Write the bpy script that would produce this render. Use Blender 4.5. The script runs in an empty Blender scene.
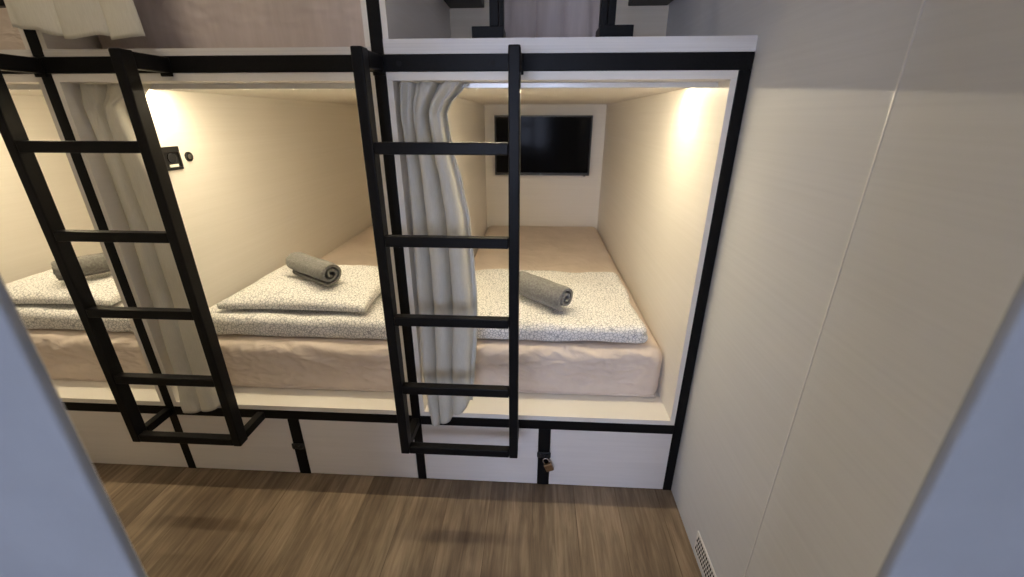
import bpy, bmesh, math, random
from mathutils import Vector, Matrix, noise

random.seed(7)
C = bpy.context.scene.collection
P = 0.998                      # bay pitch

# ------------------------------------------------------------------ helpers
def link(o):
    C.objects.link(o); return o

def mesh_obj(name, bm, mat, parent=None, origin=(0, 0, 0), smooth=False, auto=None):
    """One mesh object. Vertices are given in world space; origin is the thing's base."""
    me = bpy.data.meshes.new(name)
    bmesh.ops.translate(bm, verts=bm.verts, vec=-Vector(origin))
    bmesh.ops.recalc_face_normals(bm, faces=bm.faces)
    bm.to_mesh(me); bm.free()
    mats = mat if isinstance(mat, (list, tuple)) else [mat]
    for m in mats: me.materials.append(m)
    if smooth:
        for p in me.polygons: p.use_smooth = True
    o = link(bpy.data.objects.new(name, me))
    if auto:
        md = o.modifiers.new('es', 'EDGE_SPLIT'); md.split_angle = math.radians(auto)
    if parent is not None: o.parent = parent
    else: o.location = origin
    return o

def thing(name, label, cat, loc=(0, 0, 0), group=None):
    o = link(bpy.data.objects.new(name, None))
    o.location = loc; o.empty_display_size = .05
    o['label'] = label; o['category'] = cat
    if group: o['group'] = group
    return o

def tag(o, label, cat, group=None):
    o['label'] = label; o['category'] = cat
    if group: o['group'] = group
    return o

def struct(o):
    o['kind'] = 'structure'; return o

def dup(root, dx, label):
    """Copy a thing with copies of its parts and sub-parts."""
    r = root.copy(); C.objects.link(r); r.location.x += dx; r['label'] = label
    for ch in list(root.children):
        c = ch.copy(); C.objects.link(c); c.parent = r
        for g in list(ch.children):
            d = g.copy(); C.objects.link(d); d.parent = c
    return r

def box(bm, x0, x1, y0, y1, z0, z1, bev=0.0, seg=2):
    g = bmesh.ops.create_cube(bm, size=1)
    vs = g['verts']
    for v in vs:
        v.co = Vector((x0 + (v.co.x + .5) * (x1 - x0), y0 + (v.co.y + .5) * (y1 - y0), z0 + (v.co.z + .5) * (z1 - z0)))
    if bev:
        es = list({e for v in vs for e in v.link_edges})
        bmesh.ops.bevel(bm, geom=es, offset=bev, segments=seg, profile=.5, affect='EDGES')
    return bm

def bx(*a, **k):
    return box(bmesh.new(), *a, **k)

def cyl(bm, c, axis, r, h, n=24, r2=None):
    g = bmesh.ops.create_cone(bm, cap_ends=True, segments=n, radius1=r, radius2=r if r2 is None else r2, depth=h)
    q = Vector((0, 0, 1)).rotation_difference(Vector(axis)).to_matrix().to_4x4()
    bmesh.ops.transform(bm, matrix=Matrix.Translation(c) @ q, verts=g['verts'])
    return bm

def coords(a, b, r, n):
    """Grid positions a..b, dense inside the rounded ends."""
    e = [0, .25, .5, .75, 1.0]
    L = [a + r * t for t in e]; R = [b - r * t for t in reversed(e)]
    n = max(n, 2)
    M = [a + r + (b - a - 2 * r) * i / n for i in range(1, n)]
    return L + M + R

def soft_box(x0, x1, y0, y1, z0, z1, r, nx, ny, nz, disp=None, rz=None):
    """Rounded cushion-like box, displaced along its normals by disp(p, n)."""
    rz = rz or r
    X = coords(x0, x1, r, nx); Y = coords(y0, y1, r, ny); Z = coords(z0, z1, min(rz, (z1 - z0) / 2 - 1e-4), nz)
    bm = bmesh.new(); cache = {}
    rr = min(r, (z1 - z0) / 2 - 1e-4)
    def vert(x, y, z):
        k = (round(x, 6), round(y, 6), round(z, 6))
        if k in cache: return cache[k]
        p = Vector((x, y, z))
        q = Vector((min(max(x, x0 + rr), x1 - rr), min(max(y, y0 + rr), y1 - rr), min(max(z, z0 + rr), z1 - rr)))
        d = p - q
        if d.length > 1e-9:
            n = d.normalized(); p = q + n * rr
        else:
            n = Vector((0, 0, 1))
        if disp: p = p + disp(p, n)
        v = bm.verts.new(p); cache[k] = v
        return v
    def face(A, B, f):
        for i in range(len(A) - 1):
            for j in range(len(B) - 1):
                vs = [vert(*f(A[i], B[j])), vert(*f(A[i + 1], B[j])), vert(*f(A[i + 1], B[j + 1])), vert(*f(A[i], B[j + 1]))]
                if len(set(vs)) == 4:
                    try: bm.faces.new(vs)
                    except ValueError: pass
    face(X, Y, lambda a, b: (a, b, z0)); face(X, Y, lambda a, b: (a, b, z1))
    face(X, Z, lambda a, b: (a, y0, b)); face(X, Z, lambda a, b: (a, y1, b))
    face(Y, Z, lambda a, b: (x0, a, b)); face(Y, Z, lambda a, b: (x1, a, b))
    return bm

def nz(p, s=1.0, o=0.0):
    return noise.noise(Vector(p) * s + Vector((o, o * 1.7, -o)))

# ------------------------------------------------------------------ materials
def new_mat(name, base=(.8, .8, .8), rough=.5, metal=0.0, spec=.5):
    m = bpy.data.materials.new(name); m.use_nodes = True
    b = m.node_tree.nodes['Principled BSDF']
    b.inputs['Base Color'].default_value = (*base, 1)
    b.inputs['Roughness'].default_value = rough
    b.inputs['Metallic'].default_value = metal
    b.inputs['Specular IOR Level'].default_value = spec
    return m

def nodes(m):
    return m.node_tree.nodes, m.node_tree.links, m.node_tree.nodes['Principled BSDF']

def grain(m, c1, c2, scale, nscale=1.0, detail=4, bump=.02, lo=.35, hi=.65, coord='Object'):
    N, L, b = nodes(m)
    tc = N.new('ShaderNodeTexCoord'); mp = N.new('ShaderNodeMapping'); mp.inputs['Scale'].default_value = scale
    tx = N.new('ShaderNodeTexNoise'); tx.inputs['Scale'].default_value = nscale; tx.inputs['Detail'].default_value = detail
    tx.inputs['Roughness'].default_value = .6
    rp = N.new('ShaderNodeValToRGB'); rp.color_ramp.elements[0].position = lo; rp.color_ramp.elements[1].position = hi
    rp.color_ramp.elements[0].color = (*c1, 1); rp.color_ramp.elements[1].color = (*c2, 1)
    L.new(tc.outputs[coord], mp.inputs['Vector']); L.new(mp.outputs['Vector'], tx.inputs['Vector'])
    L.new(tx.outputs['Fac'], rp.inputs['Fac']); L.new(rp.outputs['Color'], b.inputs['Base Color'])
    if bump:
        bp = N.new('ShaderNodeBump'); bp.inputs['Strength'].default_value = bump; bp.inputs['Distance'].default_value = .01
        L.new(tx.outputs['Fac'], bp.inputs['Height']); L.new(bp.outputs['Normal'], b.inputs['Normal'])
    return m

def emit(name, col, s):
    m = bpy.data.materials.new(name); m.use_nodes = True
    N = m.node_tree.nodes; L = m.node_tree.links
    N.remove(N['Principled BSDF'])
    e = N.new('ShaderNodeEmission'); e.inputs['Color'].default_value = (*col, 1); e.inputs['Strength'].default_value = s
    L.new(e.outputs[0], N['Material Output'].inputs['Surface'])
    return m

M_steel = grain(new_mat('black_powder_coat', rough=.42, spec=.12), (.0055, .0055, .006), (.009, .0085, .009), (60, 60, 60), 6, 2, .03)
M_lam = grain(new_mat('whitewashed_laminate', rough=.5, spec=.3), (.80, .765, .705), (.835, .80, .745), (1.2, 1.2, 110), 1.0, 4, .05, .3, .7)
M_wall = grain(new_mat('grained_wall_panel', rough=.55, spec=.3), (.63, .642, .665), (.67, .682, .705), (1.0, 1.0, 95), 1.0, 5, .06, .3, .7)
M_front = grain(new_mat('white_drawer_laminate', rough=.45, spec=.35), (.72, .69, .67), (.76, .73, .71), (2, 2, 60), 1.0, 3, .03)
M_lip = grain(new_mat('white_oak_edge', rough=.5, spec=.3), (.66, .64, .62), (.80, .78, .76), (1.0, 1.0, 170), 1.0, 4, .05, .3, .7)
M_sheet = grain(new_mat('beige_cotton_sheet', rough=.9, spec=.1), (.66, .57, .50), (.73, .635, .56), (5, 5, 5), 1.0, 5, .10)
def wrinkle(m):
    N, L, b = nodes(m)
    tc = N.new('ShaderNodeTexCoord'); mp = N.new('ShaderNodeMapping'); mp.inputs['Scale'].default_value = (5, 5, 15)
    n = N.new('ShaderNodeTexNoise'); n.inputs['Scale'].default_value = 1; n.inputs['Detail'].default_value = 3; n.inputs['Distortion'].default_value = 1.6
    bp = N.new('ShaderNodeBump'); bp.inputs['Strength'].default_value = .45; bp.inputs['Distance'].default_value = .025
    L.new(tc.outputs['Object'], mp.inputs['Vector']); L.new(mp.outputs[0], n.inputs['Vector'])
    L.new(n.outputs['Fac'], bp.inputs['Height']); L.new(bp.outputs['Normal'], b.inputs['Normal'])
wrinkle(M_sheet)
M_curt = grain(new_mat('linen_curtain', rough=.85, spec=.15), (.68, .665, .60), (.74, .725, .66), (400, 400, 30), 1.0, 2, .05)
def translucent(m, f, col):
    N, L, b = nodes(m)
    tr = N.new('ShaderNodeBsdfTranslucent'); tr.inputs['Color'].default_value = (*col, 1)
    mx = N.new('ShaderNodeMixShader'); mx.inputs['Fac'].default_value = f
    L.new(b.outputs[0], mx.inputs[1]); L.new(tr.outputs[0], mx.inputs[2])
    L.new(mx.outputs[0], N['Material Output'].inputs['Surface'])
translucent(M_curt, .13, (.80, .74, .58))
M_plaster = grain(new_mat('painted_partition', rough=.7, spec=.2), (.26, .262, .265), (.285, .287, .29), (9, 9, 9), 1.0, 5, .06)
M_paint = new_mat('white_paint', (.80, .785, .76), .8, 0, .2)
M_black = new_mat('black_plastic', (.012, .012, .013), .35, 0, .5)
M_screen = new_mat('glossy_screen', (.004, .004, .005), .10, 0, .04)
M_alu = new_mat('white_enamelled_aluminium', (.66, .655, .65), .30, .2, .5)
M_chan = new_mat('white_channel', (.75, .73, .70), .5, 0, .3)
M_brass = grain(new_mat('worn_brass', rough=.35, metal=.9), (.30, .19, .10), (.40, .27, .15), (40, 40, 40), 1, 2, 0)
M_chrome = new_mat('steel_shackle', (.55, .55, .56), .25, 1.0)
M_slot = new_mat('dark_void', (.02, .02, .022), .9, 0, .1)
M_label = new_mat('white_socket_insert', (.82, .80, .74), .4)
M_trim = new_mat('satin_joint_trim', (.82, .82, .83), .35, .2, .5)
M_mauve = grain(new_mat('mauve_fabric', rough=.9, spec=.1), (.52, .455, .43), (.58, .51, .485), (30, 30, 4), 1.0, 3, .05)
M_led = emit('warm_led_diffuser', (1.0, .84, .56), 252.0)
M_day = emit('blue_daylight_glass', (.63, .72, 1.0), 13.0)
M_fill = emit('ceiling_fill_diffuser', (1.0, .84, .62), 17.0)

def towel_mat():
    m = new_mat('grey_terry', rough=.95, spec=.05)
    grain(m, (.155, .152, .146), (.24, .236, .226), (120, 120, 120), 1.0, 4, .5)
    nodes(m)[2].inputs['Sheen Weight'].default_value = .25
    return m
M_towel = towel_mat()

def duvet_mat():
    m = new_mat('white_crackle_print_cotton', rough=.9, spec=.1)
    N, L, b = nodes(m)
    tc = N.new('ShaderNodeTexCoord')
    nt = N.new('ShaderNodeTexNoise'); nt.inputs['Scale'].default_value = 60; nt.inputs['Detail'].default_value = 1
    mx = N.new('ShaderNodeMixRGB'); mx.blend_type = 'ADD'; mx.inputs['Fac'].default_value = .006
    v = N.new('ShaderNodeTexVoronoi'); v.feature = 'DISTANCE_TO_EDGE'; v.inputs['Scale'].default_value = 82
    rp = N.new('ShaderNodeValToRGB')
    rp.color_ramp.elements[0].position = .02; rp.color_ramp.elements[0].color = (.38, .39, .41, 1)
    rp.color_ramp.elements[1].position = .105; rp.color_ramp.elements[1].color = (.86, .85, .83, 1)
    L.new(tc.outputs['Object'], mx.inputs[1]); L.new(nt.outputs['Color'], mx.inputs[2])
    L.new(tc.outputs['Object'], nt.inputs['Vector'])
    L.new(mx.outputs[0], v.inputs['Vector']); L.new(v.outputs['Distance'], rp.inputs['Fac'])
    L.new(rp.outputs['Color'], b.inputs['Base Color'])
    bp = N.new('ShaderNodeBump'); bp.inputs['Strength'].default_value = .15; bp.inputs['Distance'].default_value = .004
    L.new(v.outputs['Distance'], bp.inputs['Height']); L.new(bp.outputs['Normal'], b.inputs['Normal'])
    return m
M_duvet = duvet_mat()

def floor_mat():
    m = new_mat('oak_vinyl_planks', rough=.5, spec=.35)
    N, L, b = nodes(m)
    tc = N.new('ShaderNodeTexCoord')
    rot = N.new('ShaderNodeMapping'); rot.inputs['Rotation'].default_value = (0, 0, math.pi / 2)
    rot.inputs['Location'].default_value = (.37, .06, 0)
    br = N.new('ShaderNodeTexBrick'); br.inputs['Scale'].default_value = 1
    br.inputs['Brick Width'].default_value = 2.4; br.inputs['Row Height'].default_value = .165
    br.inputs['Mortar Size'].default_value = .0016; br.inputs['Mortar Smooth'].default_value = .3
    br.inputs['Color1'].default_value = (.0, .0, .0, 1); br.inputs['Color2'].default_value = (1, 1, 1, 1)
    br.inputs['Mortar'].default_value = (.5, .5, .5, 1); br.offset = .37
    L.new(tc.outputs['Object'], rot.inputs['Vector']); L.new(rot.outputs[0], br.inputs['Vector'])
    # grain stretched along the plank, shifted per plank
    mp = N.new('ShaderNodeMapping'); mp.inputs['Scale'].default_value = (60, 4.5, 1)
    sh = N.new('ShaderNodeVectorMath'); sh.operation = 'MULTIPLY_ADD'
    sh.inputs[1].default_value = (1, 1, 1)
    cs = N.new('ShaderNodeVectorMath'); cs.operation = 'SCALE'; cs.inputs['Scale'].default_value = 7.0
    L.new(br.outputs['Color'], cs.inputs[0])
    L.new(tc.outputs['Object'], sh.inputs[0]); L.new(cs.outputs[0], sh.inputs[2])
    L.new(sh.outputs[0], mp.inputs['Vector'])
    n1 = N.new('ShaderNodeTexNoise'); n1.inputs['Scale'].default_value = 1; n1.inputs['Detail'].default_value = 6
    n1.inputs['Roughness'].default_value = .65; n1.inputs['Distortion'].default_value = .6
    L.new(mp.outputs[0], n1.inputs['Vector'])
    mp2 = N.new('ShaderNodeMapping'); mp2.inputs['Scale'].default_value = (9, 2.0, 1)
    L.new(sh.outputs[0], mp2.inputs['Vector'])
    n2 = N.new('ShaderNodeTexNoise'); n2.inputs['Scale'].default_value = 1; n2.inputs['Detail'].default_value = 4
    L.new(mp2.outputs[0], n2.inputs['Vector'])
    ad = N.new('ShaderNodeMath'); ad.operation = 'MULTIPLY_ADD'; ad.inputs[1].default_value = .55
    L.new(n1.outputs['Fac'], ad.inputs[0])
    ml = N.new('ShaderNodeMath'); ml.operation = 'MULTIPLY'; ml.inputs[1].default_value = .45
    L.new(n2.outputs['Fac'], ml.inputs[0]); L.new(ml.outputs[0], ad.inputs[2])
    rp = N.new('ShaderNodeValToRGB'); e = rp.color_ramp.elements
    e[0].position = .26; e[0].color = (.066, .043, .027, 1)
    e[1].position = .74; e[1].color = (.40, .305, .205, 1)
    k = rp.color_ramp.elements.new(.47); k.color = (.175, .124, .079, 1)
    L.new(ad.outputs[0], rp.inputs['Fac'])
    mr = N.new('ShaderNodeMixRGB'); mr.blend_type = 'MULTIPLY'
    L.new(br.outputs['Fac'], mr.inputs['Fac']); L.new(rp.outputs['Color'], mr.inputs[1]); mr.inputs[2].default_value = (.72, .68, .62, 1)
    tone = N.new('ShaderNodeMixRGB'); tone.blend_type = 'MULTIPLY'; tone.inputs['Fac'].default_value = .14
    L.new(mr.outputs[0], tone.inputs[1]); L.new(br.outputs['Color'], tone.inputs[2])
    L.new(tone.outputs[0], b.inputs['Base Color'])
    bp = N.new('ShaderNodeBump'); bp.inputs['Strength'].default_value = .08; bp.inputs['Distance'].default_value = .01
    L.new(ad.outputs[0], bp.inputs['Height']); L.new(bp.outputs['Normal'], b.inputs['Normal'])
    return m
M_floor = floor_mat()

# ------------------------------------------------------------------ the setting
WX = .994          # face of the right-hand wall
CEIL = 2.70
struct(mesh_obj('floor', bx(-2.2, 1.1, -3.5, 2.3, -.06, 0), M_floor))
struct(mesh_obj('ceiling', bx(-2.2, 1.1, -3.5, 2.3, CEIL, CEIL + .06), M_paint))
bm = bmesh.new()
box(bm, WX, 1.09, -.520, 2.3, 0, CEIL); box(bm, WX, 1.09, -3.5, -.524, 0, CEIL)
box(bm, WX + .004, 1.09, -.524, -.520, 0, CEIL)
struct(mesh_obj('wall_right', bm, M_wall))
struct(mesh_obj('trim_1', bx(WX - .0012, WX + .0035, -.5238, -.5202, .001, CEIL - .001), M_trim))
struct(mesh_obj('wall_left', bx(-2.2, -2.10, -3.5, 2.3, 0, CEIL), M_wall))
struct(mesh_obj('wall_rear', bx(-2.1, WX, 2.24, 2.3, 0, CEIL), M_paint))
# thin partitions either side of the doorway the photograph is taken through
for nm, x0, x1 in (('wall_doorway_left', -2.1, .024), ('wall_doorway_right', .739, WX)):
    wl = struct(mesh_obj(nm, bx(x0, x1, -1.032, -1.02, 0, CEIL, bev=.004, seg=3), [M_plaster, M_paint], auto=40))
    for p in wl.data.polygons:          # unseen corridor side made white to bounce strip light onto the drawers
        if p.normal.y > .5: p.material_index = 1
# wall behind the photographer, with its window
bm = bmesh.new()
wx0, wx1, wz0, wz1 = -.75, 1.0 - .35, .80, 1.85
box(bm, -2.1, wx0, -3.5, -3.4, 0, CEIL); box(bm, wx1, WX, -3.5, -3.4, 0, CEIL)
box(bm, wx0, wx1, -3.5, -3.4, 0, wz0); box(bm, wx0, wx1, -3.5, -3.4, wz1, CEIL)
struct(mesh_obj('wall_back', bm, M_paint))
w = struct(mesh_obj('window_1', bx(wx0, wx1, -3.47, -3.46, wz0, wz1), M_day))
bm = bmesh.new()
for a in ((wx0, wx0 + .05, wz0, wz1), (wx1 - .05, wx1, wz0, wz1), ((wx0 + wx1) / 2 - .03, (wx0 + wx1) / 2 + .03, wz0, wz1),
          (wx0, wx1, wz0, wz0 + .05), (wx0, wx1, wz1 - .05, wz1)):
    box(bm, a[0], a[1], -3.455, -3.41, a[2], a[3])
mesh_obj('window_frame', bm, M_paint, w)

# unseen corridor lamp, added to raise the ambient and warm the left side
t = thing('ceiling_fill_light', 'added round fill lamp, unseen, on the ceiling above the corridor', 'lamp', (-.75, -.50, CEIL))
bm = bmesh.new(); cyl(bm, Vector((-.75, -.50, CEIL - .02)), (0, 0, 1), .19, .038, 40)
mesh_obj('lamp_base', bm, M_paint, t, t.location)
bm = bmesh.new(); cyl(bm, Vector((-.75, -.50, CEIL - .055)), (0, 0, 1), .15, .03, 40, .17)
mesh_obj('lamp_shade', bm, M_fill, t, t.location)

# ------------------------------------------------------------------ steel bunk frame
PXR, PXM, PXL, PX0 = .977, -.022, -1.020, -2.018
HW = .017
t = thing('bunk_rack', 'black square-tube steel frame carrying the row of bunks', 'bunk frame', (0, 0, 0))
for x, z1, a, b in ((PXR, 1.5095, HW, .016), (PXM, 1.5095, HW, HW), (PXL, 1.5095, HW, HW), (PX0, 1.5095, HW, HW)):
    mesh_obj('post', bx(x - a, x + b, 0, .034, 0, z1, bev=.002), M_steel, t)
for x in (PXM, PXL, PX0):
    mesh_obj('upper_post', bx(x - HW - .001, x + HW + .001, 0, .034, 1.5535, 2.62, bev=.002), M_steel, t)
mesh_obj('top_beam', bx(PX0 - HW, PXR + .016, -.001, .034, 1.510, 1.553, bev=.002), M_steel, t)
xs = [PX0, PXL, PXM, PXR]
for i in range(3):
    mesh_obj('bottom_beam', bx(xs[i] + HW + .0005, xs[i + 1] - HW - .0005, 0, .034, .282, .3225, bev=.002), M_steel, t)
mesh_obj('guard_rail', bx(PX0 + HW + .002, PXL - HW - .002, .004, .030, 1.680, 1.712, bev=.002), M_steel, t)
for x in (.477, .477 - P, .477 - 2 * P):
    mesh_obj('drawer_divider', bx(x - .023, x + .023, 0, .034, 0, .2815, bev=.002), M_steel, t)
for x in (.035, .295):
    bm = bmesh.new(); cyl(bm, Vector((x, -.0018, 1.530)), (0, -1, 0), .008, .0025, 6)
    mesh_obj('bolt', bm, M_slot, t)

# ------------------------------------------------------------------ sleeping pods
XI0, XI1 = .012, .943          # inner faces of the right-hand bay
YB = 2.20
LED, ZC = .343, 1.488
def make_pod(label):
    t = thing('sleeping_pod', label, 'sleeping pod', (.4775, .0, .323), 'lower sleeping pods')
    o = t.location
    mesh_obj('side_panel', bx(-.0045, XI0, .002, YB + .018, LED + .0005, ZC - .0005), M_lam, t, o)
    mesh_obj('side_panel', bx(XI1, .9595, .002, YB + .018, LED + .0005, ZC - .0005), M_lam, t, o)
    mesh_obj('back_panel', bx(XI0, XI1, YB, YB + .018, LED + .0005, ZC - .0005), M_lam, t, o)
    mesh_obj('ceiling_panel', bx(-.0045, .9595, .002, YB + .018, ZC, 1.5095), M_lam, t, o)
    mesh_obj('base_panel', bx(-.0045, .9595, .002, YB + .018, .323, LED), M_lam, t, o)
    return t
pod = make_pod('lower right sleeping pod with white panels, holding the wall television')
dup(pod, -P, 'lower middle sleeping pod between the two ladders, with a black socket on its side wall')
dup(pod, -2 * P, 'lower left sleeping pod seen through the left ladder beside the doorway')

M_warm_lit = grain(new_mat('warm_lit_laminate', rough=.6, spec=.2), (.72, .62, .48), (.77, .67, .53), (1.2, 1.2, 60), 1.0, 4, .05)  # pod laminate with dim, warm bounce light put into its colour
bm = bmesh.new()
for p_, ax in (((.465, .907, ZC - .0012), (0, 0, 1)), ((XI1 - .0008, 1.134, .926), (1, 0, 0)), ((XI1 - .0008, .02, .911), (1, 0, 0))):
    cyl(bm, Vector(p_), ax, .006, .0014, 16)
mesh_obj('screw_cap', bm, M_label, pod, pod.location)
def make_upper(x0, label, ztop, right_open=False, yb=YB):
    """Upper pod over the bay whose left inner face is at x0."""
    a, b = x0 - .0165, x0 + .9475
    xr = WX - .001 if right_open else b
    t = thing('sleeping_pod', label, 'sleeping pod', (x0 + .465, 0, 1.5535), 'upper sleeping pods')
    o = t.location
    mesh_obj('base_panel', bx(a, xr, .001, yb + .018, 1.5535, ztop), M_lip, t, o)
    mesh_obj('side_panel', bx(a, x0, .002, yb + .018, ztop + .0005, 2.58), M_lam, t, o)
    if not right_open:
        mesh_obj('side_panel', bx(x0 + .931, b, .002, yb + .018, ztop + .0005, 2.58), M_lam, t, o)
    mesh_obj('back_panel', bx(x0, (xr if right_open else x0 + .931), yb, yb + .018, ztop + .0005, 2.58), M_warm_lit if right_open else M_lam, t, o)
    mesh_obj('ceiling_panel', bx(a, xr, .002, yb + .018, 2.5805, 2.60), M_lam, t, o)
    return t
make_upper(XI0, 'upper right pod without a mattress, open behind its thick white edge board', 1.590, True, .93)
make_upper(XI0 - P, 'upper middle pod with a mauve sheeted mattress above the white edge', 1.572)
make_upper(XI0 - 2 * P, 'upper left pod at the top left corner beyond the left post', 1.572)

# ------------------------------------------------------------------ drawers
def hasp(parent, o, x, z, s=1):
    bm = bmesh.new()
    box(bm, x - .027, x + .027, -.007, -.0005, z - .013, z + .013, bev=.003)
    cyl(bm, Vector((x + s * .012, -.010, z)), (0, -1, 0), .009, .010, 20)
    box(bm, x - .02, x - .012, -.012, -.006, z - .011, z + .011, bev=.002)
    return mesh_obj('hasp', bm, M_black, parent, o, auto=40)
def drawer(x0, x1, label, hx=None, hz=.15):
    t = thing('storage_drawer', label, 'drawer', ((x0 + x1) / 2, 0, 0), 'white drawers under the bunks')
    o = t.location
    mesh_obj('drawer_front', bx(x0, x1, .001, .020, .0035, .2815, bev=.0010), M_front, t, o)
    bm = bmesh.new()
    box(bm, x0 + .01, x1 - .01, .0225, .70, .02, .032); box(bm, x0 + .01, x0 + .02, .0225, .70, .032, .24)
    box(bm, x1 - .02, x1 - .01, .0225, .70, .032, .24); box(bm, x0 + .02, x1 - .02, .69, .70, .032, .24)
    mesh_obj('drawer_box', bm, M_front, t, o)
    if hx is not None: hasp(t, o, hx, hz)
    return t
drawer(.501, .959, 'white drawer nearest the right wall, to the right of the brass padlock')
drawer(-.004, .453, 'white drawer between the right ladder and the brass padlock', .477, .160)
drawer(-.497, -.040, 'white drawer left of the right ladder foot, beside the black hasp')
drawer(-1.002, -.545, 'white drawer behind the foot of the left ladder', -.521, .150)
drawer(-1.495, -1.038, 'white drawer at the far left, next to the doorway edge')
# brass padlock
t = thing('padlock', 'small brass padlock hanging from the hasp at the floor', 'padlock', (.490, -.022, .110))
bm = bmesh.new(); box(bm, -.016, .016, -.007, .007, -.034, 0, bev=.003)
bmesh.ops.rotate(bm, verts=bm.verts, cent=(0, 0, 0), matrix=Matrix.Rotation(-.40, 3, 'Y'))
bmesh.ops.translate(bm, verts=bm.verts, vec=(.491, -.020, .130))
mesh_obj('lock_body', bm, M_brass, t, t.location, auto=40)
def tube(pts, r, n=10, closed=False):
    bm = bmesh.new(); rings = []
    for i, p in enumerate(pts):
        p = Vector(p); a = Vector(pts[max(i - 1, 0)]); b = Vector(pts[min(i + 1, len(pts) - 1)])
        tan = (b - a).normalized(); u = tan.orthogonal().normalized() if i == 0 else (u - tan * u.dot(tan)).normalized()
        v = tan.cross(u)
        rings.append([bm.verts.new(p + (u * math.cos(k * 2 * math.pi / n) + v * math.sin(k * 2 * math.pi / n)) * r) for k in range(n)])
    for i in range(len(rings) - 1):
        for k in range(n):
            bm.faces.new([rings[i][k], rings[i][(k + 1) % n], rings[i + 1][(k + 1) % n], rings[i + 1][k]])
    bm.faces.new(rings[0]); bm.faces.new(rings[-1])
    return bm
pts = []
for k in range(13):
    a = math.pi * k / 12
    pts.append((.0105 * math.cos(a), 0, .016 + .0125 * math.sin(a)))
pts = [(.0105, 0, -.004)] + pts + [(-.0105, 0, -.004)]
R = Matrix.Rotation(-.40, 3, 'Y')
mesh_obj('shackle', tube([R @ Vector(p) + Vector((.491, -.020, .130)) for p in pts], .0025), M_chrome, t, t.location, smooth=True)

# ------------------------------------------------------------------ ladders
LX0, LX1 = -.037, .379
YF = -.154
def make_ladder(label):
    t = thing('bunk_ladder', label, 'ladder', ((LX0 + LX1) / 2, YF + .02, .283), 'black bunk ladders')
    o = t.location
    for x in (LX0, LX1 - .030):
        mesh_obj('stile', bx(x, x + .030, YF, YF + .042, .2790, 1.5530, bev=.004, seg=3), M_steel, t, o, auto=50)
        bm = bx(x + .001, x + .029, YF + .0425, -.0015, 1.509, 1.550, bev=.003)
        box(bm, x - .003, x + .033, -.007, -.0015, 1.500, 1.549, bev=.002)
        mesh_obj('top_bracket', bm, M_steel, t, o)
        mesh_obj('bottom_bracket', bx(x + .001, x + .029, YF + .0425, -.0008, .2835, .3155, bev=.003), M_steel, t, o)
    for i in range(5):
        z = .2805 + .2548 * i
        mesh_obj('rung', bx(LX0 + .0305, LX1 - .0305, YF + .001, YF + .029, z, z + .031, bev=.003), M_steel, t, o)
    return t
lad = make_ladder('black steel ladder in front of the curtain of the television bunk')
dup(lad, -1.008, 'black steel ladder at left, in front of the middle bunk and its socket')

# ------------------------------------------------------------------ curtain tracks and LED strips
def make_track(label, x0=.016, x1=.939, z=ZC, grp='curtain tracks'):
    t = thing('curtain_track', label, 'curtain track', ((x0 + x1) / 2, .085, z), grp)
    o = t.location
    bm = bx(x0, x1, .078, .098, z - .0158, z - .0005, bev=.0015)
    mesh_obj('rail', bm, M_alu, t, o)
    for x in (x0 - .0018, x1 + .0002):
        mesh_obj('end_cap', bx(x, x + .0016, .079, .097, z - .0150, z - .001), M_chan, t, o)
    return t
tr = make_track('glossy white curtain rail under the ceiling edge of the television bunk')
dup(tr, -P, 'glossy white curtain rail under the ceiling edge of the middle bunk')
dup(tr, -2 * P, 'glossy white curtain rail under the ceiling edge of the left bunk')

def make_led(label):
    t = thing('led_strip_light', label, 'strip light', (.478, .305, ZC), 'warm light strips in the pods')
    o = t.location
    mesh_obj('backing_tape', bx(.020, .935, .299, .311, ZC - .0004, ZC - .0001), M_chan, t, o)
    mesh_obj('diffuser', bx(.021, .934, .300, .3095, ZC - .0029, ZC - .0005, bev=.0009), M_led, t, o)
    return t
led = make_led('warm strip light on the ceiling of the television bunk')
dup(led, -P, 'warm strip light on the ceiling of the middle bunk')
dup(led, -2 * P, 'warm strip light on the ceiling of the left bunk')

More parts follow.
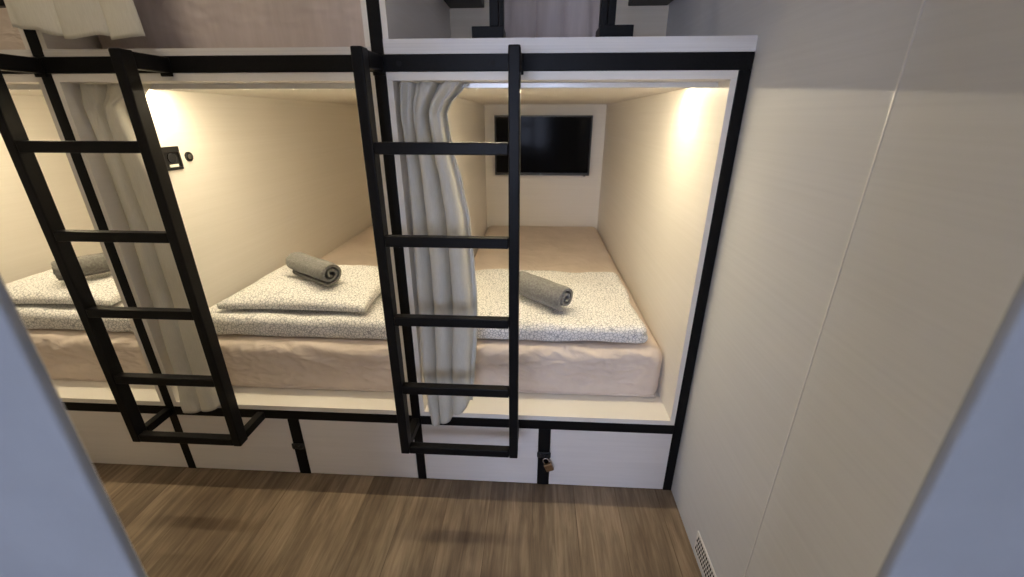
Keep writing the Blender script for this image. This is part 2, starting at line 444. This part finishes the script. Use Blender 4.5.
# ------------------------------------------------------------------ mattresses
def crease(p, s):
    n = nz((p.x * 9 + p.z * 10, p.y * 2, p.z * 26), 1, 3.1 * s)
    m = nz((p.x * 17 + p.z * 20, p.y * 3, p.z * 30 - p.x * 9), 1, 9.2 * s)
    return (1 - abs(n) * 2.2) * .5 + (1 - abs(m) * 2.4) * .5
def make_mattress(x0, z0, z1, seed, label, grp, mat=M_sheet, yf=.140, ck=1.0):
    xa, xb = x0 + .004, x0 + .929
    def disp(p, n):
        k = max(0, -n.y) * (.35 + .65 * min(1, max(0, (p.z - z0) / (z1 - z0))))
        d = n * (ck * 0.013 * crease(p, seed) * k)
        d += n * (.003 * nz(p, 3.0, seed)) * (1 if n.z > -.3 else 0)
        # soft bulge of the front and slightly sagging edge
        if n.z > .3: d.z += .004 * nz((p.x, p.y, 0), 2.1, seed + 2)
        if n.x > .5: d.x = min(d.x, 0)
        if n.z < 0:                      # the sheet is pulled square round the bottom edge
            hn = math.hypot(n.x, n.y)
            if 0 < hn < .999:
                d.x += n.x / hn * (1 - hn) * .045; d.y += n.y / hn * (1 - hn) * .045
        return d
    bm = soft_box(xa, xb, yf, 2.185, z0, z1, .052, 150, 60, 26, disp)
    t = thing('mattress', label, 'mattress', ((xa + xb) / 2, yf, z0), grp)
    o = t.location
    mesh_obj('fitted_sheet', bm, mat, t, o, smooth=True)
    # elastic hem tucked along the bottom front edge
    pts = [(xa + .02 + (xb - xa - .04) * i / 60, yf + .003 + .0015 * nz((i * .4, seed, 0)), z0 + .007 + .002 * nz((i * .33, 0, seed))) for i in range(61)]
    mesh_obj('sheet_hem', tube(pts, .005, 8), mat, t, o, smooth=True)
    return t
GM = 'mattresses in beige sheets'
make_mattress(XI0, LED + .001, .557, 1.0, 'beige sheeted mattress of the television bunk on the right', GM)
make_mattress(XI0 - P, LED + .001, .557, 2.3, 'beige sheeted mattress of the middle bunk between the ladders', GM, yf=.112)
make_mattress(XI0 - 2 * P, LED + .001, .557, 3.7, 'beige sheeted mattress of the left bunk beside the doorway', GM, yf=.115)
make_mattress(XI0 - P, 1.573, 1.805, 4.4, 'mauve sheeted mattress in the upper middle bunk behind the hanging curtain', GM, M_mauve, ck=.3)
make_mattress(XI0 - 2 * P, 1.573, 1.805, 5.9, 'tan sheeted mattress in the upper left bunk at the corner', GM, ck=.3)

# ------------------------------------------------------------------ duvets, pillows, towels
def make_duvet(x0, x1, seed, label, y0=.172, y1=.835, zt=.640):
    z0 = .5625
    def disp(p, n):
        h = (p.z - z0) / (zt - z0)
        d = n * (.007 * nz(p, 5.0, seed) + .0035 * nz(p, 14.0, seed + 1))
        d.z += .006 * max(0, h) * nz((p.x, p.y, 0), 4.0, seed + 4)
        # seam between the folded layers along both ends
        if abs(n.x) > .3 or n.y > .3:
            d -= Vector((n.x, n.y, 0)) * .014 * math.exp(-((h - .5) / .12) ** 2)
        # uneven lay of the fold along the far edge and the right-hand end
        d.y += .012 * nz((p.x * 4, seed, h), 1) * max(0, (p.y - .5) / .4)
        if n.x > .3 and h < .48: d.x += .012 + .010 * nz((p.y * 6, 3.0, seed), 1)
        d.x += .010 * nz((p.y * 5, seed, h * 2), 1)
        if n.z < 0:
            hn = math.hypot(n.x, n.y)
            if 0 < hn < .999:
                d.x += n.x / hn * (1 - hn) * .012; d.y += n.y / hn * (1 - hn) * .012
        if p.z + d.z < z0: d.z = z0 - p.z
        return d
    bm = soft_box(x0, x1, y0, y1, z0, zt, .034, 90, 70, 10, disp)
    o = mesh_obj('folded_duvet', bm, M_duvet, None, ((x0 + x1) / 2, y0, z0), smooth=True)
    return tag(o, label, 'duvet', 'folded patterned duvets')
make_duvet(.040, .868, 1.2, 'white crackle-print folded duvet under the towel in the television bunk')
make_duvet(-.955, -.115, 2.9, 'white crackle-print folded duvet under the pillow in the middle bunk', y0=.150, zt=.650)
make_duvet(-1.955, -1.125, 4.1, 'white crackle-print folded duvet in the left bunk beside the doorway', y0=.150, zt=.650)

def make_pillow(cx, cy, w, d, zb, rot, seed, label, hmax=.044, edge=.026):
    bm = bmesh.new(); nx, ny = 64, 52
    top = []; bot = []
    ca, sa = math.cos(rot), math.sin(rot)
    for j in range(ny + 1):
        rt = []; rb = []
        for i in range(nx + 1):
            u = -1 + 2 * i / nx; v = -1 + 2 * j / ny
            # the sides draw in a little between the pointed corners
            x = u * w / 2 * (1 - .035 * (1 - v * v)); y = v * d / 2 * (1 - .045 * (1 - u * u))
            f = (max(0, 1 - abs(u) ** 3.2) * max(0, 1 - abs(v) ** 3.2)) ** .6
            X = cx + x * ca - y * sa; Y = cy + x * sa + y * ca
            e = edge
            wr = .004 * nz((X * 9, Y * 9, seed), 1) + .003 * nz((X * 22, Y * 12, seed), 1)
            zt_ = zb + e + hmax * f + wr * (.4 + f)
            zl = zb + .006 * (1 - f) + .002 * nz((X * 6, Y * 6, seed + 5), 1) ** 2
            rt.append(bm.verts.new((X, Y, zt_))); rb.append(bm.verts.new((X, Y, min(zl, zt_ - .004))))
        top.append(rt); bot.append(rb)
    for j in range(ny):
        for i in range(nx):
            bm.faces.new([top[j][i], top[j][i + 1], top[j + 1][i + 1], top[j + 1][i]])
            bm.faces.new([bot[j][i], bot[j + 1][i], bot[j + 1][i + 1], bot[j][i + 1]])
    for i in range(nx):
        bm.faces.new([top[0][i], bot[0][i], bot[0][i + 1], top[0][i + 1]])
        bm.faces.new([top[ny][i + 1], bot[ny][i + 1], bot[ny][i], top[ny][i]])
    for j in range(ny):
        bm.faces.new([top[j + 1][0], bot[j + 1][0], bot[j][0], top[j][0]])
        bm.faces.new([top[j][nx], bot[j][nx], bot[j + 1][nx], top[j + 1][nx]])
    o = mesh_obj('pillow', bm, M_duvet, None, (cx, cy, zb), smooth=True, auto=70)
    return tag(o, label, 'pillow', 'patterned pillows')
make_pillow(-.553, .430, .612, .490, .664, .0, 1.0, 'white crackle-print pillow under the grey towel in the middle bunk')
make_pillow(-1.640, .425, .615, .490, .664, .04, 6.0, 'white crackle-print pillow under the grey towel in the left bunk')

def make_towel(p0, p1, ra, rb, seed, label, turns=2.2, flip=1):
    """A rolled towel: a spiral band of cloth swept from p0 (near end) to p1 (far end)."""
    p0 = Vector(p0); p1 = Vector(p1); ax = (p1 - p0); L = ax.length; ax.normalize()
    side = ax.cross(Vector((0, 0, 1))).normalized(); up = side.cross(ax)
    N_, K = 150, 30
    th = .0066
    bm = bmesh.new(); rings = []
    for k in range(K + 1):
        s = k / K; c = p0.lerp(p1, s)
        endr = 1 - .10 * max(0, (abs(s - .5) - .42) / .08) ** 2
        row_o = []; row_i = []
        for i in range(N_ + 1):
            q = i / N_; a = flip * (q - 1) * turns * 2 * math.pi - 1.9
            rad = (.16 + .84 * q)
            w = 1 + .045 * nz((math.cos(a) * 1.3, math.sin(a) * 1.3, s * 3.0), 1, seed) + .012 * nz((math.cos(a) * 4, math.sin(a) * 4, s * 14), 1, seed + 3)
            R_ = Vector((math.cos(a) * ra * rad * w * endr, math.sin(a) * rb * rad * w * endr))
            out = R_.normalized() * th
            telescope = ax * (-.006 * (1 - q) * (1 if k == 0 else 0) + .004 * nz((a, s, seed), 1) * (1 if k in (0, K) else 0))
            f = lambda r: c + side * r.x + up * r.y + telescope
            row_o.append(bm.verts.new(f(R_ + out * .0))); row_i.append(bm.verts.new(f(R_ - out * 1.55)))
        rings.append((row_o, row_i))
    for k in range(K):
        (o0, i0), (o1, i1) = rings[k], rings[k + 1]
        for i in range(N_):
            bm.faces.new([o0[i], o0[i + 1], o1[i + 1], o1[i]]); bm.faces.new([i0[i + 1], i0[i], i1[i], i1[i + 1]])
        for i in (0, N_):
            bm.faces.new([o0[i], i0[i], i1[i], o1[i]])
    for k in (0, K):
        o0, i0 = rings[k]
        for i in range(N_): bm.faces.new([o0[i], i0[i], i0[i + 1], o0[i + 1]])
    c = (p0 + p1) / 2
    o = mesh_obj('rolled_towel', bm, M_towel, None, (c.x, c.y, c.z - rb), smooth=True, auto=50)
    return tag(o, label, 'towel', 'rolled grey towels')
make_towel((.557, .293, .706), (.356, .487, .706), .060, .058, 1.0, 'grey rolled towel on the duvet in front of the television')
make_towel((-.418, .292, .791), (-.652, .434, .795), .062, .055, 2.0, 'grey rolled towel on the pillow in the middle bunk', flip=-1)
make_towel((-1.590, .255, .791), (-1.445, .450, .791), .058, .052, 3.0, 'grey rolled towel on the pillow seen through the left ladder')

# ------------------------------------------------------------------ curtains
def lerp_table(tab, z):
    for (za, va), (zb, vb) in zip(tab, tab[1:]):
        if za >= z >= zb or za <= z <= zb:
            f = (z - za) / (zb - za) if zb != za else 0
            f = f * f * (3 - 2 * f) * .5 + f * .5
            return va + (vb - va) * f
    return tab[0][1] if abs(z - tab[0][0]) < abs(z - tab[-1][0]) else tab[-1][1]

def make_curtain(name, label, left, right, ytab, hem, ztop, folds, amp, seed, mat=M_curt, nu=150, nv=90, phase=0.0, sharp=.75, edge_back=.04, warp=1.0):
    """left/right/ytab: tables (z, value); hem: list (u, z) lower edge along the width."""
    bm = bmesh.new(); rows = []
    for j in range(nv + 1):
        t = j / nv; row = []
        for i in range(nu + 1):
            u = i / nu
            zb = lerp_table(hem, u)
            z = ztop + (zb - ztop) * t
            xl = lerp_table(left, z); xr = lerp_table(right, z)
            ph = 2 * math.pi * folds * (u ** warp + .05 * nz((u * 3, t * .8, seed), 1)) + phase + .5 * nz((seed, t * 1.2, u), 1)
            s = math.sin(ph); s = math.copysign(abs(s) ** sharp, s)
            wdt = xr - xl
            A = amp * (1.0 - .45 * max(0, (t - .6) / .4)) * (1 + .35 * nz((u * 5, 0, seed + 2), 1))
            x = xl + wdt * u + .16 * wdt / folds * math.cos(ph) * min(1, 3 * u * (1 - u) * 2)
            y = lerp_table(ytab, z) + A * s + .006 * nz((u * 6, t * 7, seed), 1)
            y += edge_back * math.exp(-(u / .11) ** 2) * min(1, max(0, (z - .36) / .15))
            # pinched pleats just under the heading
            pin = math.exp(-((t - .055) / .05) ** 2)
            y += .011 * pin * math.sin(2.5 * ph + 1) + .006 * math.exp(-t / .10) * math.sin(4 * ph) + .004 * nz((u * 20, t * 30, seed), 1) * pin
            row.append(bm.verts.new((x, y, z)))
        rows.append(row)
    for j in range(nv):
        for i in range(nu):
            bm.faces.new([rows[j][i], rows[j][i + 1], rows[j + 1][i + 1], rows[j + 1][i]])
    zmin = min(h[1] for h in hem)
    o = (sum(v for _, v in left) / len(left), lerp_table(ytab, zmin), zmin)
    ob = mesh_obj(name, bm, mat, None, o, smooth=True)
    md = ob.modifiers.new('thickness', 'SOLIDIFY'); md.thickness = .0022; md.offset = 0
    return tag(ob, label, 'curtain', 'bunk curtains')

hem2 = [(0, .345), (.05, .318), (.12, .307), (.28, .310), (.45, .328), (.7, .365), (1, .415)]
yt2 = [(1.47, .050), (1.2, .046), (.8, .030), (.5, .004), (.40, -.020), (.28, -.026)]
rt2 = [(1.488, .222), (1.465, .200), (1.43, .166), (1.40, .152), (1.36, .155), (1.30, .165), (1.2, .188), (1.08, .209), (.94, .218), (.79, .226), (.67, .222), (.455, .208), (.3, .190)]
lf2 = [(1.488, .0132), (1.41, .0132), (.8, .0132), (.5, .016), (.40, .032), (.30, .040)]
make_curtain('curtain', 'pale curtain gathered at the left of the television bunk behind the right ladder',
             lf2, rt2, yt2, hem2, 1.486, 3.3, .026, 1.0, phase=.9, edge_back=0, warp=.78)
sh = lambda tab, k=1.0: [(z, v - P) for z, v in tab]
hem1 = [(0, .335), (.08, .322), (.3, .322), (.6, .328), (.85, .345), (1, .365)]
rt1 = [(1.488, .235), (1.455, .205), (1.42, .150), (1.36, .150), (1.2, .185), (1.0, .215), (.7, .222), (.5, .222), (.3, .218)]
make_curtain('curtain', 'pale curtain gathered at the left of the middle bunk behind the left ladder',
             sh([(1.488, .0132), (.8, .0135), (.5, .028), (.40, .052), (.30, .055)]), sh(rt1), yt2, hem1, 1.486, 1.9, .020, 5.0, phase=2.6, edge_back=.045)
hemu = [(0, 1.622), (.22, 1.612), (.26, 1.600), (.5, 1.590), (.62, 1.600), (.8, 1.588), (1, 1.596)]
make_curtain('curtain', 'short hanging curtain end over the upper middle bunk at the top left',
             [(2.56, -.972), (2.0, -.978), (1.86, -.992), (1.76, -1.030), (1.5, -1.032)], [(2.56, -.72), (2.0, -.70), (1.6, -.648)],
             [(2.56, .055), (2.0, .045), (1.84, -.012), (1.74, -.036), (1.5, -.036)], hemu, 2.5795, 2.8, .014, 8.0, phase=1.2, edge_back=0)

# ------------------------------------------------------------------ television
t = thing('television', 'black flat screen television on the back wall of the right bunk', 'television', (.465, 2.165, .971))
o = t.location
tx0, tx1, tz0, tz1 = .094, .837, .971, 1.411
bm = bmesh.new()
for a in ((tx0, tx1, tz0, tz0 + .020), (tx0, tx1, tz1 - .011, tz1), (tx0, tx0 + .011, tz0 + .020, tz1 - .011), (tx1 - .011, tx1, tz0 + .020, tz1 - .011)):
    box(bm, a[0], a[1], 2.128, 2.150, a[2], a[3], bev=.001)
mesh_obj('bezel', bm, M_black, t, o)
mesh_obj('screen', bx(tx0 + .0112, tx1 - .0112, 2.131, 2.140, tz0 + .0202, tz1 - .0112), M_screen, t, o)
mesh_obj('rear_cover', bx(tx0 + .02, tx1 - .02, 2.1505, 2.172, tz0 + .02, tz1 - .03, bev=.006), M_black, t, o)
mesh_obj('wall_bracket', bx(.38, .55, 2.1725, 2.1995, 1.08, 1.30, bev=.002), M_steel, t, o)
bm = bx(.792, .806, 2.129, 2.136, tz0 - .007, tz0 - .0003, bev=.001)
mesh_obj('remote_sensor', bm, M_black, t, o)
mesh_obj('badge', bx(.450, .461, 2.1270, 2.1279, tz0 + .008, tz0 + .012), M_chrome, t, o)

# ------------------------------------------------------------------ socket and switch on the side wall of the middle bunk
xw = XI0 - P
t = thing('wall_socket', 'square black wall socket on the side wall behind the left ladder', 'socket', (xw, .330, 1.245))
o = t.location
sy, sz = .313, 1.245
bm = bmesh.new()
for a in ((sy - .043, sy + .043, sz + .022, sz + .043), (sy - .043, sy + .043, sz - .043, sz - .033), (sy - .043, sy - .034, sz - .033, sz + .022), (sy + .034, sy + .043, sz - .033, sz + .022)):
    box(bm, xw + .0004, xw + .009, a[0], a[1], a[2], a[3], bev=.0015)
mesh_obj('cover_frame', bm, M_black, t, o)
mesh_obj('insert', bx(xw + .0004, xw + .004, sy - .034, sy + .034, sz - .033, sz + .022), M_black, t, o)
bm = bmesh.new()
cyl(bm, Vector((xw + .006, sy, sz + .002)), (1, 0, 0), .019, .004, 28)
mesh_obj('outlet', bm, M_slot, t, o, auto=40)
mesh_obj('outlet_label', bx(xw + .0042, xw + .006, sy - .018, sy + .024, sz - .032, sz - .022), M_label, t, o)
t = thing('light_switch', 'small round black switch beside the square wall socket', 'switch', (xw, .402, 1.245))
o = t.location
bm = bmesh.new(); cyl(bm, Vector((xw + .0035, .402, 1.245)), (1, 0, 0), .0185, .006, 32)
mesh_obj('switch_ring', bm, M_black, t, o, auto=40)
bm = bmesh.new(); cyl(bm, Vector((xw + .0072, .402, 1.245)), (1, 0, 0), .010, .0012, 24)
mesh_obj('switch_button', bm, M_chrome, t, o, auto=40)

# ------------------------------------------------------------------ vent low on the right wall
t = thing('vent_grille', 'white slotted vent grille low on the right wall near the floor', 'vent', (WX, -.36, .028))
o = t.location
mesh_obj('grille_plate', bx(WX - .004, WX - .0004, -.50, -.262, .026, .108, bev=.001), M_paint, t, o)
bm = bmesh.new()
for r in range(4):
    for k in range(20):
        y = -.274 - .0115 * k - (.0055 if r % 2 else 0)
        if y < -.495: continue
        box(bm, WX - .0047, WX - .0041, y - .0032, y + .0032, .036 + .017 * r, .047 + .017 * r)
mesh_obj('slots', bm, M_slot, t, o)

# ------------------------------------------------------------------ things standing in the upper right pod
t = thing('clothes_rail', 'black steel rack with outward feet standing on the upper right pod floor', 'clothes rail', (.46, .17, 1.5905))
o = t.location
for x0, x1, f0, f1, thin in ((.274, .316, .221, .316, -1), (.600, .644, .600, .698, 1)):
    xm = x0 + .020 if thin > 0 else x1 - .014
    mesh_obj('upright', bx(x0, xm - .0012, .150, .185, 1.6435, 2.20, bev=.002), M_steel, t, o)
    mesh_obj('upright', bx(xm + .0012, x1, .150, .185, 1.6435, 2.20, bev=.002), M_steel, t, o)
    mesh_obj('foot', bx(f0, f1, .145, .245, 1.591, 1.6432, bev=.002), M_steel, t, o)
mesh_obj('top_rail', bx(.274, .644, .150, .185, 2.2003, 2.235, bev=.002), M_steel, t, o)
for x0, x1, lab in ((.0135, .172, 'black box hung in the left back corner of the upper right pod'),
                    (.812, .985, 'black box hung in the right back corner of the upper right pod')):
    b = mesh_obj('wall_box', bx(x0, x1, .66, .9285, 1.851, 2.02, bev=.004), M_steel, None, ((x0 + x1) / 2, .9, 1.851), auto=40)
    tag(b, lab, 'box', 'black corner boxes')
# mauve curtain drawn across the back between the uprights
make_curtain('curtain', 'mauve cloth hanging between the black uprights in the upper right pod',
             [(2.56, .30), (1.8, .255), (1.59, .225)], [(2.56, .63), (1.8, .69), (1.59, .72)], [(2.56, .80), (1.59, .80)],
             [(0, 1.60), (.5, 1.602), (1, 1.60)], 2.5795, 3.5, .012, 11.0, mat=M_mauve, edge_back=0)

# ------------------------------------------------------------------ camera and view
cam = bpy.data.cameras.new('camera'); cam.sensor_width = 36; cam.lens = 419.4712 / 1024 * 36
cam.clip_start = .02
cam.dof.use_dof = True; cam.dof.focus_distance = 1.5; cam.dof.aperture_fstop = 2.8
co = link(bpy.data.objects.new('camera', cam))
yaw, pit, rol = 0.0566386846, 0.385386846, 0.000683525932
f = Vector((-math.sin(yaw) * math.cos(pit), math.cos(yaw) * math.cos(pit), -math.sin(pit)))
r = Vector((math.cos(yaw), math.sin(yaw), 0)); u = r.cross(f)
r2 = r * math.cos(rol) + u * math.sin(rol); u2 = -r * math.sin(rol) + u * math.cos(rol)
m = Matrix((r2, u2, -f)).transposed().to_4x4(); m.translation = (.423665276, -1.29488661, 1.38931512)
co.matrix_world = m
sc = bpy.context.scene; sc.camera = co
wd = bpy.data.worlds.new('world'); sc.world = wd; wd.use_nodes = True
wd.node_tree.nodes['Background'].inputs['Color'].default_value = (.5, .6, .9, 1)
wd.node_tree.nodes['Background'].inputs['Strength'].default_value = .02
sc.view_settings.view_transform = 'Standard'; sc.view_settings.look = 'None'
sc.view_settings.gamma = 1; sc.view_settings.use_curve_mapping = False
sc.view_settings.exposure = 0
sc.cycles.use_denoising = True
sc.cycles.max_bounces = 10; sc.cycles.diffuse_bounces = 8
sc.cycles.sample_clamp_indirect = 6
